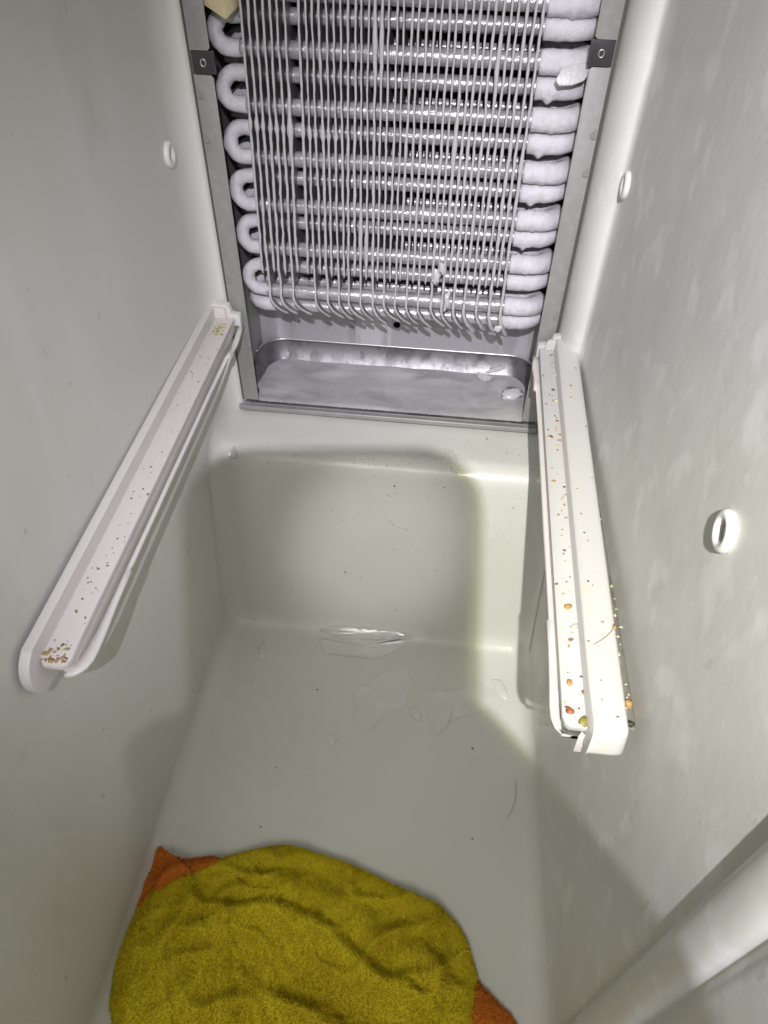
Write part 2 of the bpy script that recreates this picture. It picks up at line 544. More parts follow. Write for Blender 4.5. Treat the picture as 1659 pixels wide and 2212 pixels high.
for i in range(len(zA)):
    straight(YA, zA[i], i + 1, .0068)
    straight(YB, zB[i], i + 21, .0062)
    if i > 0:
        straight(YC, zC[i], i + 41, .0062)
# left loops: tube B above -> tube A below
for i in range(1, len(zA)):
    zt, zb = zB[i - 1], zA[i]
    R = (zt - zb) / 2
    xc = .0285
    xmin = .0092 + .0005 * sin(i * 2.1)
    xc = xmin + R + .0066
    path = lin((XL + .004, YB, zt), (xc, YB, zt), 5)
    for j in range(15):
        a = pi / 2 + pi * j / 14
        path.append(Vector((xc + R * cos(a), YB + (YA - YB) * j / 14, (zt + zb) / 2 + R * sin(a))))
    path += lin((xc, YA, zb), (XL + .004, YA, zb), 5)[1:] + [Vector((XL + .004, YA, zb))]
    b = MB()
    b.sweep(path, frost_r(.0065, .17, i + 60), 16, up=(0, 1, 0))
    b.build('left_bend', M['frost'], coil)
    # back loop seen through the opening
    z2 = zC[i]
    path = [(XL + .03, YC + .004, z2 + .003), (.022, YC + .003, z2 + .001), (.014, YC, z2 - .004), (.016, YC - .004, z2 - .012), (.024, YC - .002, z2 - .016), (XL + .02, YC, z2 - .018)]
    b = MB(); b.sweep(path, frost_r(.0070, .06, i + 80), 12)
    b.build('rear_bend', M['frost'], coil)
# lowest tube's left end
path = [(XL + .004, YB, zB[-1]), (.030, YB, zB[-1]), (.024, YB + .002, zB[-1] + .0005), (.0195, YB + .007, zB[-1] + .001), (.018, YB + .014, zB[-1] + .002), (.018, YB + .024, zB[-1] + .003)]
b = MB(); b.sweep(path, frost_r(.0078, .06, 95), 16); b.build('left_bend', M['frost'], coil)
# right ends: snow covered hairpins A-C and B-back
for i in range(0, len(zA)):
    xe = .3195 - .0009 * i
    R = (YC - YA) / 2
    zc_ = zC[i]
    rr = .0092
    path = lin((XR - .003, YA, zA[i]), (xe - R, YA, zA[i]), 14)
    for j in range(13):
        a = -pi / 2 + pi * j / 12
        path.append(Vector((xe - R - rr + R * cos(a) + rr * .9 , (YA + YC) / 2 + R * sin(a), zA[i] + (zc_ - zA[i]) * j / 12)))
    path += lin((xe - R, YC, zc_), (XR - .003, YC, zc_), 8)[1:]
    b = MB(); b.sweep(path, frost_r(rr, .09, i + 100, ((.36 + .02 * sin(i), .06, .0012),)), 18)
    b.build('right_bend', M['frost'], coil)
    xe2 = .3180 - .0008 * i
    R2_ = .016
    dr = ((.24, .07, .0035 if i in (2, 3, 4, 5) else .0006),)
    path = lin((XR - .003, YB, zB[i]), (xe2 - R2_, YB, zB[i]), 16)
    for j in range(13):
        a = -pi / 2 + pi * j / 12
        path.append(Vector((xe2 - R2_ + R2_ * cos(a), YB + R2_ + R2_ * sin(a), zB[i] + .001 * j / 12)))
    path += lin((xe2 - R2_, YB + 2 * R2_, zB[i] + .001), (XR - .003, YB + 2 * R2_, zB[i] + .001), 6)[1:]
    b = MB(); b.sweep(path, frost_r(.0090, .09, i + 130, dr), 18)
    b.build('right_bend', M['frost'], coil)

# fins: thin upright plates with a frosted front edge
fx = [.0375 + .00585 * i for i in range(7)]
x = fx[-1] + .0112
while x < .2785:
    fx.append(x)
    x += .00585 + random.uniform(-.0005, .0005)
YF = .004
for k, x in enumerate(fx):
    long_ = (k % 2 == 1) if k < 7 else (k % 2 == 0)
    right = max(0., (x - .19) / .09)
    b = MB()
    ztop = .46
    zbot = .1505 if long_ else .168 + random.uniform(-.002, .002)
    n = 70
    seed = k * 1.37
    lean = random.uniform(-.0012, .0012)
    def cx(z):
        return x + max(0, .034 * (z - .18)) * (1 - k / 30 if k < 30 else 0) + .00075 * noise.noise(Vector((z * 26, seed, 0))) + lean * (z - .3) * 4 + .0005 * noise.noise(Vector((z * 90, seed + 5, 0)))
    pts = [Vector((cx(z), YF, z)) for z in [ztop + (zbot - ztop) * i / n for i in range(n + 1)]]
    if long_:
        # tail bends over the last tubes and curls sideways
        zt = at(829, 712 + (x - .15) * 60, 1, .0).z
        sw = .0150 - .004 * right + random.uniform(-.003, .002)
        zt += random.uniform(-.0025, .002)
        m = 16
        pB = pts[-1]
        for i in range(1, m + 1):
            t = i / m
            zz = pB.z + (zt - pB.z) * t
            pts.append(Vector((pB.x + sw * max(0, (t - .22) / .78) ** 1.5, YF - .002 - .006 * sin(pi * t) + .012 * t, zz)))
    thick = .00098 + .00032 * right + random.uniform(-.00012, .0002)
    fat = random.random() < .10 or k in (18, 19)
    zf = random.uniform(.17, .36) if k not in (18, 19) else .365
    def rad(i, an, t):
        p = pts[i]
        r = thick * (1 + .35 * noise.noise(Vector((p.z * 420, seed, cos(an)))) + .25 * noise.noise(Vector((p.z * 120, seed, 3))))
        if p.z < .302:
            r *= 1.14
        if fat:
            r += .0011 * exp(-((p.z - zf) / .022) ** 2)
        if k < 13 or k > 39:
            r += .0011 * exp(-((p.z - .3035 + .0006 * k) / .0035) ** 4)
        if long_ and k > len(fx) - 9 and p.z < .135:
            r *= 1.2
        if p.z > .30:
            r *= .92
        if i == len(pts) - 1:
            r *= .55
        return r
    b.sweep(pts, rad, 7, 0, up=(0, 1, 0))
    # plate behind the edge
    zs = [ztop + (zbot - ztop) * i / 12 for i in range(13)]
    rowsP = [[(cx(z), YF + .001, z), (cx(z), .03, z), (cx(z), .076, z)] for z in zs]
    b.grid(rowsP, 1)
    if long_:
        d = .010 if k < len(fx) - 9 else .016
        tail = pts[n:]
        rowsT = [[(p.x, p.y + .0008, p.z), (p.x + .0003, p.y + d * (1 - .75 * i / len(tail)), p.z + .001)] for i, p in enumerate(tail)]
        b.grid(rowsT, 0 if k > len(fx) - 9 else 1)
    b.build('fin', [M['fin_frost'], M['alu']], coil, fix=False)

# translucent scraps of ice hanging on the fins near the bottom right
for (u, v, sx, sz) in ((942, 600, .004, .009), (965, 650, .003, .011), (1076, 710, .0045, .004), (955, 580, .003, .006)):
    p = at(u, v, 1, .001)
    b = MB(); b.lump(p, (sx, .0016, sz), u, amp=.5, seg=10, rings=7)
    tag(b.build('ice_scrap', M['icelump'], coil))

# ------------------------------------------------------------------ drip pan and its ice
pan = thing('drip_pan', 'shallow bright metal drip pan full of cloudy ice under the coil', 'drip pan', (.163, .04, 0))
def rrect(x0, x1, y0, y1, r, z, n=6):
    pts = []
    for (cx_, cy_, a0) in ((x1 - r, y0 + r, -pi / 2), (x1 - r, y1 - r, 0), (x0 + r, y1 - r, pi / 2), (x0 + r, y0 + r, pi)):
        for i in range(n + 1):
            a = a0 + pi / 2 * i / n
            pts.append((cx_ + r * cos(a), cy_ + r * sin(a), z))
    return pts
def zrim(y):
    t = min(1, max(0, (y + .004) / .05))
    return .0085 + .0245 * t * t * (3 - 2 * t)
b = MB()
L0 = rrect(.026, .305, .006, .072, .020, .0022)
L1 = rrect(.019, .312, .003, .081, .024, .010)
def front(ps, yf):
    return [(x_, y_ if y_ > .03 else yf, z_) for x_, y_, z_ in ps]
def sq(x0, x1, y0, y1, r, z):
    out = []
    for (x_, y_, z_) in rrect(x0, x1, y0, y1, r, z):
        if y_ < (y0 + y1) / 2:
            out.append((x0 if x_ < .16 else x1, y0, z_))
        else:
            out.append((x_, y_, z_))
    # keep the two front corners distinct so that the rings still match
    n_ = 7
    for k_ in range(n_):
        out[k_] = (x1 - .004 * (1 - k_ / 6), y0 + .004 * k_ / 6, z)
        out[21 + k_] = (x0 + .004 * k_ / 6, y0 + .004 * (1 - k_ / 6), z)
    return out
L0 = sq(.026, .305, .006, .072, .020, .0022)
L1 = sq(.012, .319, .003, .081, .024, .010)
L2 = [(x_, y_, zrim(y_)) for x_, y_, _ in sq(.004, .326, .0012, .0905, .030, 0)]
L3 = [(x_, y_, zrim(y_) + .0008) for x_, y_, _ in sq(.002, .328, -.001, .0935, .031, 0)]
n = len(L0)
L1 = [(a[0], a[1], min(a[2], (zrim(a[1])) * .6 + .003)) for a in L1]
vs = L0 + L1 + L2 + L3
fs = [tuple(range(n))]
for r_ in range(3):
    fs += [(r_ * n + i, r_ * n + (i + 1) % n, (r_ + 1) * n + (i + 1) % n, (r_ + 1) * n + i) for i in range(n)]
b.add(vs, fs)
b.build('basin', M['pan'], pan)
b = MB(); b.sweep([Vector(p) + Vector((0, 0, .0004)) for p in L3[7:21]], .0011, 8); b.build('rim', M['rivet'], pan)
b = MB()
b.prism([(-.0058, -.0050, .0003), (-.0058, -.0050, .0052), (-.0058, -.0042, .0060), (-.0058, .0005, .0060), (-.0058, .0012, .0066), (-.0058, .0028, .0066), (-.0058, .0028, .0003)], (.3372, 0, 0))
b.build('front_lip', M['galv'], pan, bevel=.0004)
for x0_ in (-.0058, .3205):
    b = MB(); b.box((x0_, .003, .0003), (x0_ + .0110, .09, .0052)); b.build('side_lip', M['galv'], pan, bevel=.0004)
# ice sheet in the pan
ice = []
for i in range(61):
    row = []
    for j in range(21):
        u_, v_ = i / 60, j / 20
        x_ = .004 + (.3265 - .004) * u_
        y_ = .0020 + .082 * v_
        z_ = .0092 + .0016 * noise.noise(Vector((x_ * 22, y_ * 40, 0))) + .0007 * noise.noise(Vector((x_ * 80, y_ * 90, 2)))
        z_ += .0042 * v_ * v_
        z_ += .006 * exp(-((u_ - .93) / .04) ** 2 - ((v_ - .35) / .3) ** 2)
        if v_ < .04:
            z_ = .0064
        row.append((x_, y_, z_))
    ice.append(row)
b = MB(); b.grid(ice)
tag(b.build('ice_sheet', M['pan_ice']), 'cloudy grey sheet of ice frozen inside the metal drip pan', 'ice')
def shard(name, p, r, label, m, group=None, rot=0, seed=1, tilt=0):
    b = MB(); b.lump((0, 0, 0), r, seed, amp=.35, seg=12, rings=7)
    o = b.build(name, m)
    o.location = p
    o.rotation_euler = (tilt, 0, rot)
    return tag(o, label, 'ice', group)
shard('ice_shard', at(1072, 797, 2, .022), (.014, .003, .003), 'slim icicle sliver lying at the right rear of the drip pan', M['clear'], 'loose ice in the drip pan', .55, 3)
shard('ice_shard', at(1045, 815, 2, .017), (.011, .005, .004), 'stubby clear ice piece beside the sliver in the drip pan', M['clear'], 'loose ice in the drip pan', -.5, 5)
shard('ice_shard', at(1105, 850, 2, .016), (.013, .010, .005), 'rough whitish ice heap against the right end of the drip pan', M['icelump'], 'loose ice in the drip pan', .3, 8)
shard('ice_shard', at(620, 765, 2, .022), (.004, .004, .004), 'small clear ice bead near the left rear corner of the drip pan', M['clear'], 'loose ice in the drip pan', 0, 9)
b = MB()
for i in range(60):
    x_ = random.uniform(.0, .32)
    b.lump((x_, random.uniform(.002, .009), .0088), [random.uniform(.0006, .0018)] * 3, i, amp=.3, seg=6, rings=4)
for i in range(40):
    x_ = random.uniform(.04, .29)
    b.lump((x_, random.uniform(.072, .086), random.uniform(.012, .026)), [random.uniform(.0006, .0016)] * 3, i, amp=.3, seg=6, rings=4)
tag(b.build('water_droplets', M['water']), 'beads of melt water along the edges of the drip pan', None, None, 'stuff')

# ice chip on the right hairpin, foam block at the top
p = at(1241, 161, 1, .008)
b = MB()
ol = [(-.0165, -.004), (-.011, .0055), (.002, .0085), (.012, .0080), (.0145, .002), (.009, -.0045), (-.001, -.0078), (-.013, -.0085)]
b.prism([(x_ * .88, 0, z_ * .95) for x_, z_ in ol], (0, .0035, 0))
o = b.build('ice_chip', M['icelump'], bevel=.0014)
o.location = p
o.rotation_euler = (-.5, .0, .1)
tag(o, 'flat white chip of ice stuck on the tube end below the right clip', 'ice')
b = MB()
q = [at(435, 8, 1, .004), at(488, 43.6, 1, -.004), at(519, 12, 1, .010)]
top = .47
vs = [q[0], q[1], q[2], Vector((q[2].x, .020, q[2].z + .008)), Vector((q[0].x, .020, q[0].z + .008))]
vs2 = [Vector((p_.x, p_.y, top)) for p_ in vs]
b.add(vs + vs2, [(0, 1, 2, 3, 4)[::-1], (5, 6, 7, 8, 9), (0, 1, 6, 5), (1, 2, 7, 6), (2, 3, 8, 7), (3, 4, 9, 8), (4, 0, 5, 9)], 0, False)
tag(b.build('foam_block', M['foam'], bevel=.0012), 'cream foam wedge hanging in front of the top left tube loop', 'foam block')

# ------------------------------------------------------------------ drawer rails
def yz(poly, x):
    return [(x, y, z) for y, z in poly]
def ribbon(outer, zt, zb, xin, sx):
    """lip: outer = [(y, xout)], rounded at the front"""
    b = MB()
    rows = []
    xfun = xin if callable(xin) else (lambda y: xin)
    for y, xo in outer:
        z = zt(y)
        xin = xfun(y)
        rows.append([(xin, y, z), (xo - sx * .0012, y, z), (xo, y, z - .0008), (xo, y, z - zb), (xo - sx * .001, y, z - zb - .0006), (xin, y, z - zb)])
    n = len(rows); 
    vs = [p for r in rows for p in r]
    fs = []
    for i in range(n - 1):
        for j in range(6):
            l = (j + 1) % 6
            fs.append((i * 6 + j, i * 6 + l, (i + 1) * 6 + l, (i + 1) * 6 + j))
    fs += [tuple(range(6)), tuple(range((n - 1) * 6, n * 6))[::-1]]
    b.add(vs, fs)
    return b

# --- left rail
rl = thing('drawer_rail', 'dusty white plastic drawer rail fixed along the left wall', 'rail', (-.0188, -.43, .114), 'drawer rails on the side walls')
zt_ = .1361
nose = [(-.012, zt_), (-.4225, zt_)]
for i in range(1, 12):
    a = pi / 2 + (pi / 2 + .9) * i / 11
    nose.append((-.4175 + .0175 * cos(a) * (1 if i else 1), .1150 + .0211 * sin(a)))
nose += [(-.405, .094), (-.395, .0960), (-.34, .101), (-.012, .101)]
b = MB(); b.prism(yz(nose, -.0190), (.0070, 0, 0)); b.build('base_strip', M['plastic'], rl, bevel=.0008)
ch = [(-.0121, -.009), (-.0121, -.4185), (-.0085, -.4235), (.0030, -.4235), (.0062, -.4215), (.0078, -.4175), (.0072, -.40), (.0072, -.009)]
b = MB(); b.prism([(x_, y_, .1195) for x_, y_ in ch], (0, 0, .0046)); b.build('channel', M['plastic'], rl, bevel=.0007)
sk = [(.0035, -.012), (.0015, -.421), (.0052, -.4195), (.0064, -.412), (.0062, -.33), (.0058, -.30), (.0062, -.25), (.0062, -.06), (.0044, -.05), (.0062, -.035), (.0062, -.012)]
b = MB(); b.prism([(x_, y_, .108) for x_, y_ in sk], (0, 0, .0114)); b.build('skirt', M['plastic'], rl, bevel=.0005)
lipo = [(-.007, .0140), (-.02, .0150), (-.035, .0156), (-.048, .0144), (-.058, .0145), (-.066, .0147), (-.0665, .0130), (-.12, .0130), (-.25, .0132), (-.33, .0134), (-.335, .0136), (-.3355, .0148), (-.352, .0144), (-.365, .0148), (-.385, .0160), (-.402, .0164), (-.410, .0158), (-.416, .0138), (-.4205, .0102), (-.4230, .0060), (-.4235, .0020)]
b = ribbon(lipo, lambda y: .1140 - (.004 if -.06 < y < -.03 else 0) * sin((y + .06) / .03 * pi), .0030, lambda y: .0103 if y > -.395 else .0103 - .0085 * min(1, (-.395 - y) / .0275) ** 1.5, 1)
b.build('lower_lip', M['plastic'], rl)
b = MB()
b.prism([(-.0188, -.012, .119), (-.0188, -.012, .1375), (.002, -.012, .1375), (.0035, -.012, .1345), (.0042, -.012, .1295), (.0060, -.012, .1275), (.0118, -.012, .1270), (.0130, -.012, .1255), (.0130, -.012, .1135)][::-1], (0, .0075, 0))
b.prism([(-.0121, -.0125, .1242), (-.0121, -.0125, .1358), (-.002, -.0125, .1358), (-.0005, -.0125, .1335), (-.0003, -.0125, .1242)], (0, -.0035, 0))
b.build('end_cap', M['plastic'], rl, bevel=.0008)

# --- right rail
rr_ = thing('drawer_rail', 'stained white plastic drawer rail with food bits along the right wall', 'rail', (.345, -.43, .11), 'drawer rails on the side walls')
zt_ = .1272
def rx(y):  # outer edge follows the wall a little way off
    return .3503 - .004 * y
b = MB()
prof_r = [(-.012, zt_), (-.20, zt_), (-.40, zt_), (-.4235, zt_), (-.4255, zt_ - .0002), (-.4272, zt_ - .0009), (-.4286, zt_ - .0021), (-.4300, zt_ - .0045), (-.4322, zt_ - .0100), (-.4342, zt_ - .0155), (-.4345, zt_ - .0175), (-.4335, zt_ - .0188), (-.425, zt_ - .0185), (-.42, zt_ - .016), (-.012, zt_ - .016)]
rows = []
for (y, z) in prof_r + prof_r[:1]:
    xa_ = .330 + (.0005 if y > -.42 else .0012 - max(0, (zt_ - z) - .004) * .12)
    cr = .004 * max(0, (-.425 - y) / .009)
    rows.append([(xa_, y, z - .0010), (xa_ + .0010, y, z), (xa_ + .006, y, z), (rx(y) - .004 - cr, y, z), (rx(y) - .0014 - cr * .6, y + cr * .15, z - .0002), (rx(y) - cr * .2, y + cr * .5, z - .0016), (rx(y) + .0002, y + cr, z - .004)])
b.grid(rows)
m_ = len(prof_r)
b.add([r[0] for r in rows[:m_]], [tuple(range(m_))], 0, False)
b.add([r[-1] for r in rows[:m_]], [tuple(range(m_))[::-1]], 0, False)
o_ = b.build('base_strip', M['plastic_r'], rr_)
o_.data.set_sharp_from_angle(angle=.9)
ch = [(.3304, -.009), (.3304, -.4215), (.3200, -.4215), (.3172, -.4195), (.3158, -.4150), (.3159, -.40), (.3159, -.009)]
b = MB(); b.prism([(x_, y_, .1108) for x_, y_ in ch], (0, 0, .0045)); b.build('channel', M['plastic_r'], rr_, bevel=.0007)
b = MB(); b.prism([(.3195, -.012, .098), (.3195, -.40, .098), (.3170, -.40, .098), (.3170, -.012, .098)], (0, 0, .0127)); b.build('skirt', M['plastic'], rr_, bevel=.0005)
lipo = [(-.007, .3118), (-.02, .3108), (-.03, .3100), (-.045, .3112), (-.058, .3108), (-.066, .3106), (-.0665, .3128), (-.12, .3128), (-.25, .3126), (-.335, .3124), (-.3355, .3112), (-.36, .3118), (-.385, .3112), (-.403, .3106), (-.411, .3112), (-.417, .3135), (-.4205, .3175), (-.4215, .3230), (-.4215, .3290)]
b = ribbon(lipo, lambda y: .1045, .0030, .3172, -1)
b.build('lower_lip', M['plastic'], rr_)
b = MB()
b.prism([(.3500, -.012, .110), (.3500, -.012, .1290), (.3350, -.012, .1300), (.3280, -.012, .1280), (.3262, -.012, .1240), (.3255, -.012, .1195), (.3235, -.012, .1185), (.3165, -.012, .1180), (.3140, -.012, .1165), (.3140, -.012, .104)], (0, .0075, 0))
b.prism([(.3303, -.0125, .1154), (.3303, -.0125, .1268), (.3235, -.0125, .1262), (.3212, -.0125, .1235), (.3210, -.0125, .1154)][::-1], (0, -.0035, 0))
b.build('end_cap', M['plastic_r'], rr_, bevel=.0008)
b = MB(); b.prism([(.3285, -.4206, .1100), (.3305, -.4240, .1100), (.3260, -.424, .1100)], (.0, -.002, -.017)); b.build('prong', M['plastic'], rr_, bevel=.0004)

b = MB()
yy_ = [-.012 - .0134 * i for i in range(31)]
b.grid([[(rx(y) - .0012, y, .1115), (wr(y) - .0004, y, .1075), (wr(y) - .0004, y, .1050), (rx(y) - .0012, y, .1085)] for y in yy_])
b.build('back_flange', M['gap_shade_grime'], rr_)

# ------------------------------------------------------------------ wall grommets
def grommet(c, side, R, label):
    g = thing('wall_grommet', label, 'grommet', c, 'round plugs in the side walls')
    b = MB()
    b.sweep([(c[0] - side * .0012, c[1] + R * cos(2 * pi * i / 32), c[2] + R * 1.18 * sin(2 * pi * i / 32)) for i in range(32)], lambda i, a, t: .0027, 10, closed=True, up=(1, 0, 0))
    b.build('rim', M['grommet'], g)
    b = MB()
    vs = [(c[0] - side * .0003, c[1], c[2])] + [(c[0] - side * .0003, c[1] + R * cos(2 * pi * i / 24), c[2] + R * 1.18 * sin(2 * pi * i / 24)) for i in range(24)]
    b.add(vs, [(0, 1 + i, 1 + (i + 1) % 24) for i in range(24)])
    b.build('centre', M['grommet_hole_shade'], g)
def wallpt(u, v, side):
    x = .355 if side > 0 else -.02
    for _ in range(6):
        p = at(u, v, 0, x)
        x = wr(p.y) if side > 0 else wl(p.y)
    return at(u, v, 0, x)
p = wallpt(363, 333, -1); grommet(p, -1, .0068, 'white ring plug in the left wall above the rail')
p = wallpt(1355, 400, 1); grommet(p, 1, .0068, 'small white ring plug high on the right wall near the coil')
p = wallpt(1571, 1148, 1); grommet(p, 1, .0072, 'larger looking white ring plug near the front of the right wall')

# ------------------------------------------------------------------ ice on the step and floor
def on_step(u, v):
    """nearest hit of the sight line with the liner profile"""
    d = RIGHT * ((u - 829.5) / FPX) + DOWN * ((v - 1106) / FPX) + FWD
    best = None
    for a, c in zip(prof[:-1], prof[1:]):
        ny, nz = a[2] + c[2], a[3] + c[3]
        den = d.y * ny + d.z * nz
        if den >= 0:
            continue
        t = ((a[0] - CAMP.y) * ny + (a[1] - CAMP.z) * nz) / den
        p = CAMP + d * t
        l2 = (c[0] - a[0]) ** 2 + (c[1] - a[1]) ** 2
        s_ = ((p.y - a[0]) * (c[0] - a[0]) + (p.z - a[1]) * (c[1] - a[1])) / l2
        if -.02 <= s_ <= 1.02 and (best is None or t < best[0]):
            best = (t, p, Vector((0, ny, nz)).normalized())
    return best[1], best[2]

def flake(name, pix, thick, m, label, cat='ice', group=None, jag=.3, dome=.5):
    thick *= .45
    pts, nn = [], Vector((0, 0, 0))
    for u, v in pix:
        p, nrm = on_step(u, v)
        pts.append(p); nn += nrm
    nn.normalize()
    # subdivide and roughen the outline
    out = []
    sc = sum((pts[i] - pts[i - 1]).length for i in range(len(pts))) / len(pts)
    for i in range(len(pts)):
        a, c = pts[i], pts[(i + 1) % len(pts)]
        for j in range(8):
            q = a + (c - a) * (j / 8)
            off = (noise.noise(q * 130) + .35 * noise.noise(q * 420)) * sc * jag * .25
            out.append(q + (c - a).normalized().cross(nn) * off)
    c = sum(out, Vector()) / len(out)
    n = len(out)
    rows = []
    for t, h in ((1.0, .0), (.95, .45), (.84, 1.0), (.6, 1.0 + dome * .2), (.3, 1.0 + dome * .4), (.02, 1 + dome * .5)):
        rows.append([c + (q - c) * t + nn * (thick * h + .0003) for q in out])
    b = MB()
    vs = [p for r in rows for p in r]
    fs = []
    for i in range(len(rows) - 1):
        for j in range(n):
            l = (j + 1) % n
            fs.append((i * n + j, i * n + l, (i + 1) * n + l, (i + 1) * n + j))
    b.add(vs, fs)
    o = b.build(name, m, origin=c)
    return tag(o, label, cat, group)

def z1(x, y):
    return ((600 + x * 1.0247) / 1.8227, (2400 + y * 1.0247) / 1.8227)
G = 'ice flakes on the freezer floor'
flake('ice_shard', [(962, 968), (978, 975), (988, 990), (990, 1012), (987, 1029), (974, 1018), (966, 1000)], .0035, M['clear'], 'clear leaf shaped ice shard on the rounded edge of the step')
flake('ice_flake', [z1(*p) for p in ((765, 325), (830, 285), (880, 240), (978, 222), (1004, 300), (962, 375), (880, 415), (815, 470), (765, 420), (785, 370))], .0022, M['film'], 'largest thin ice flake in the middle of the floor', group=G)
flake('ice_flake', [z1(*p) for p in ((1032, 305), (1110, 312), (1270, 285), (1335, 330), (1240, 398), (1160, 420), (1092, 492), (1062, 420))], .0020, M['film'], 'thin triangular ice flake right of the largest one', group=G)
flake('ice_flake', [z1(*p) for p in ((1300, 268), (1340, 270), (1372, 335), (1360, 348), (1325, 325))], .003, M['film'], 'curved ice sliver at the right end of the triangular flake', group=G)
flake('ice_flake', [z1(*p) for p in ((985, 378), (1010, 375), (1036, 405), (1028, 428), (995, 415))], .003, M['film'], 'small oval ice flake between the two biggest flakes', group=G)
flake('ice_flake', [z1(*p) for p in ((165, 425), (190, 392), (225, 395), (222, 425), (180, 440))], .003, M['film'], 'rounded ice flake near the left corner fillet of the floor', group=G)
flake('ice_flake', [z1(*p) for p in ((405, 150), (425, 120), (437, 140), (430, 180), (412, 188))], .003, M['film'], 'slim oval ice flake left of the floor near the step', group=G)
flake('ice_flake', [z1(*p) for p in ((375, 265), (392, 262), (400, 290), (388, 298))], .003, M['film'], 'tiny ice flake just in front of the slim oval one', group=G)
flake('ice_flake', [z1(*p) for p in ((655, 490), (700, 470), (718, 495), (690, 528))], .0012, M['film'], 'faint thin ice patch in front of the largest flake', group=G)
flake('ice_ridge', [z1(*p) for p in ((636, 76), (680, 66), (760, 64), (850, 72), (960, 84), (1012, 104), (960, 110), (880, 106), (780, 100), (680, 98))], .0045, M['film'], 'long low ridge of ice along the foot of the step')
flake('ice_film', [z1(*p) for p in ((640, 110), (760, 112), (900, 116), (1000, 112), (960, 140), (880, 188), (760, 180), (660, 168))], .0009, M['film'], 'broad faint sheet of ice in front of the ice ridge')
flake('ice_lump', [(497, 990), (500, 972), (506, 962), (512, 976), (515, 988), (506, 992)], .004, M['icelump'], 'small ragged ice lump at the left end of the step edge')
# water on the riser
b = MB()
for i in range(260):
    u, v = random.uniform(940, 1125), random.uniform(945, 1200)
    if i % 4 == 0:
        u, v = random.uniform(560, 1125), random.gauss(990, 8)
    p, nrm = on_step(u, v)
    r = random.uniform(.0004, .0011)
    b.lump(p + nrm * .0001, (r * random.uniform(.8, 1.6), r * .8, r * .7), i, amp=.2, seg=6, rings=4)
for u, v in ((843, 1125), (850, 1133), (862, 1137), (872, 1141), (880, 1145), (852, 1187), (880, 1191), (905, 1190), (870, 1140), (838, 1068), (845, 1072), (857, 1066), (566, 957), (585, 950), (582, 965)):
    p, nrm = on_step(u, v)
    b.lump(p, (.0022, .0014, .0014), u, amp=.3, seg=8, rings=5)
tag(b.build('water_beads', M['water']), 'scattered water beads on the face of the step', None, None, 'stuff')

# ------------------------------------------------------------------ crumbs
def railpt(u, v, z):
    return at(u, v, 2, z)
def crumb(u, v, m, r, label, z=None, wall=False, seed=1, flat=.35, dz=0):
    p = railpt(u, v, z)
    b = MB(); b.lump((0, 0, 0), (r, r * .8, r * flat), seed, amp=.5, seg=9, rings=6)
    o = b.build('food_crumb', m)
    o.location = p + Vector((0, 0, r * flat * .6 + dz))
    o.rotation_euler = (0, 0, seed)
    return tag(o, label, 'crumb', 'food crumbs on the drawer rails')
ZC, ZS = .1153, .1272
crumb(1201, 742, M['olive'], .0032, 'dark olive food bit in the rear corner of the right rail', ZC, seed=2)
crumb(1226, 1311, M['amber'], .0029, 'largest amber crumb halfway along the right rail', ZC, seed=4, flat=.25)
crumb(1231, 1536, M['rust'], .0026, 'rust red crumb near the front end of the right rail', ZC, seed=6)
crumb(1260, 1558, M['olive'], .0036, 'yellow green food bit in the front corner of the right rail', ZC, seed=7)
crumb(1263, 1496, M['rust'], .0024, 'orange brown crumb by the raised strip of the right rail', ZC, seed=9)
crumb(1230, 1475, M['amber'], .0024, 'amber crumb near the outer edge of the right rail', ZC, seed=11)
crumb(1356, 1522, M['amber'], .0032, 'amber blob wedged between right rail and wall near the front', .1126, seed=12, flat=.6)
crumb(1361, 1566, M['dark'], .0026, 'black crumb between the right rail end and the wall', .1126, seed=13, flat=.7)
crumb(1336, 1591, M['dark'], .0020, 'black speck on the front nose of the right rail', .1205, seed=14, flat=.6)
crumb(1232, 1382, M['rust'], .0016, 'small red brown crumb in front of the largest amber crumb', ZC, seed=16)
crumb(1327, 1355, M['amber'], .0018, 'orange crumb on the outer strip edge of the right rail', ZS, seed=17)
def scatter(name, label, n, fn, mats, rs, seed):
    rnd = random.Random(seed)
    b = MB()
    for i in range(n):
        p = fn(rnd)
        r = rnd.uniform(*rs) * (1.5 if rnd.random() < .12 else 1)
        b.lump((p[0], p[1], p[2]), (r * rnd.uniform(.7, 1.7), r * rnd.uniform(.7, 1.7), r * .3), i + seed, rnd.randrange(len(mats)), .5, 6, 4)
    return tag(b.build(name, mats), label, None, None, 'stuff')
CM = [M['straw'], M['brown'], M['amber'], M['dark'], M['rust'], M['pale']]
scatter('crumbs', 'fine brown and yellow crumbs in the channel of the right rail', 80, lambda r: (r.uniform(.3175, .3295) if r.random() < .6 else r.uniform(.325, .3295), r.uniform(-.42, -.02), ZC + .0003), CM, (.0004, .0011), 21)
scatter('crumbs', 'fine crumbs and specks on the top strip of the right rail', 26, lambda r: (r.uniform(.332, .350), r.uniform(-.42, -.02), ZS + .0002), CM, (.0003, .0009), 22)
scatter('crumbs', 'pale crumbs caught between the right rail and the wall', 40, lambda r: (lambda y: (rx(y) + r.uniform(.1, .95) * (wr(y) - rx(y)), y, .1112))(r.uniform(-.42, -.10)), [M['straw'], M['pale'], M['pale']], (.0005, .0011), 23)
scatter('crumbs', 'dark specks along the channel of the left rail', 90, lambda r: (r.uniform(-.0105, .0062), r.uniform(-.42, -.02), .1242), [M['brown'], M['brown'], M['dark'], M['pale'], M['straw']], (.0003, .0007), 24)
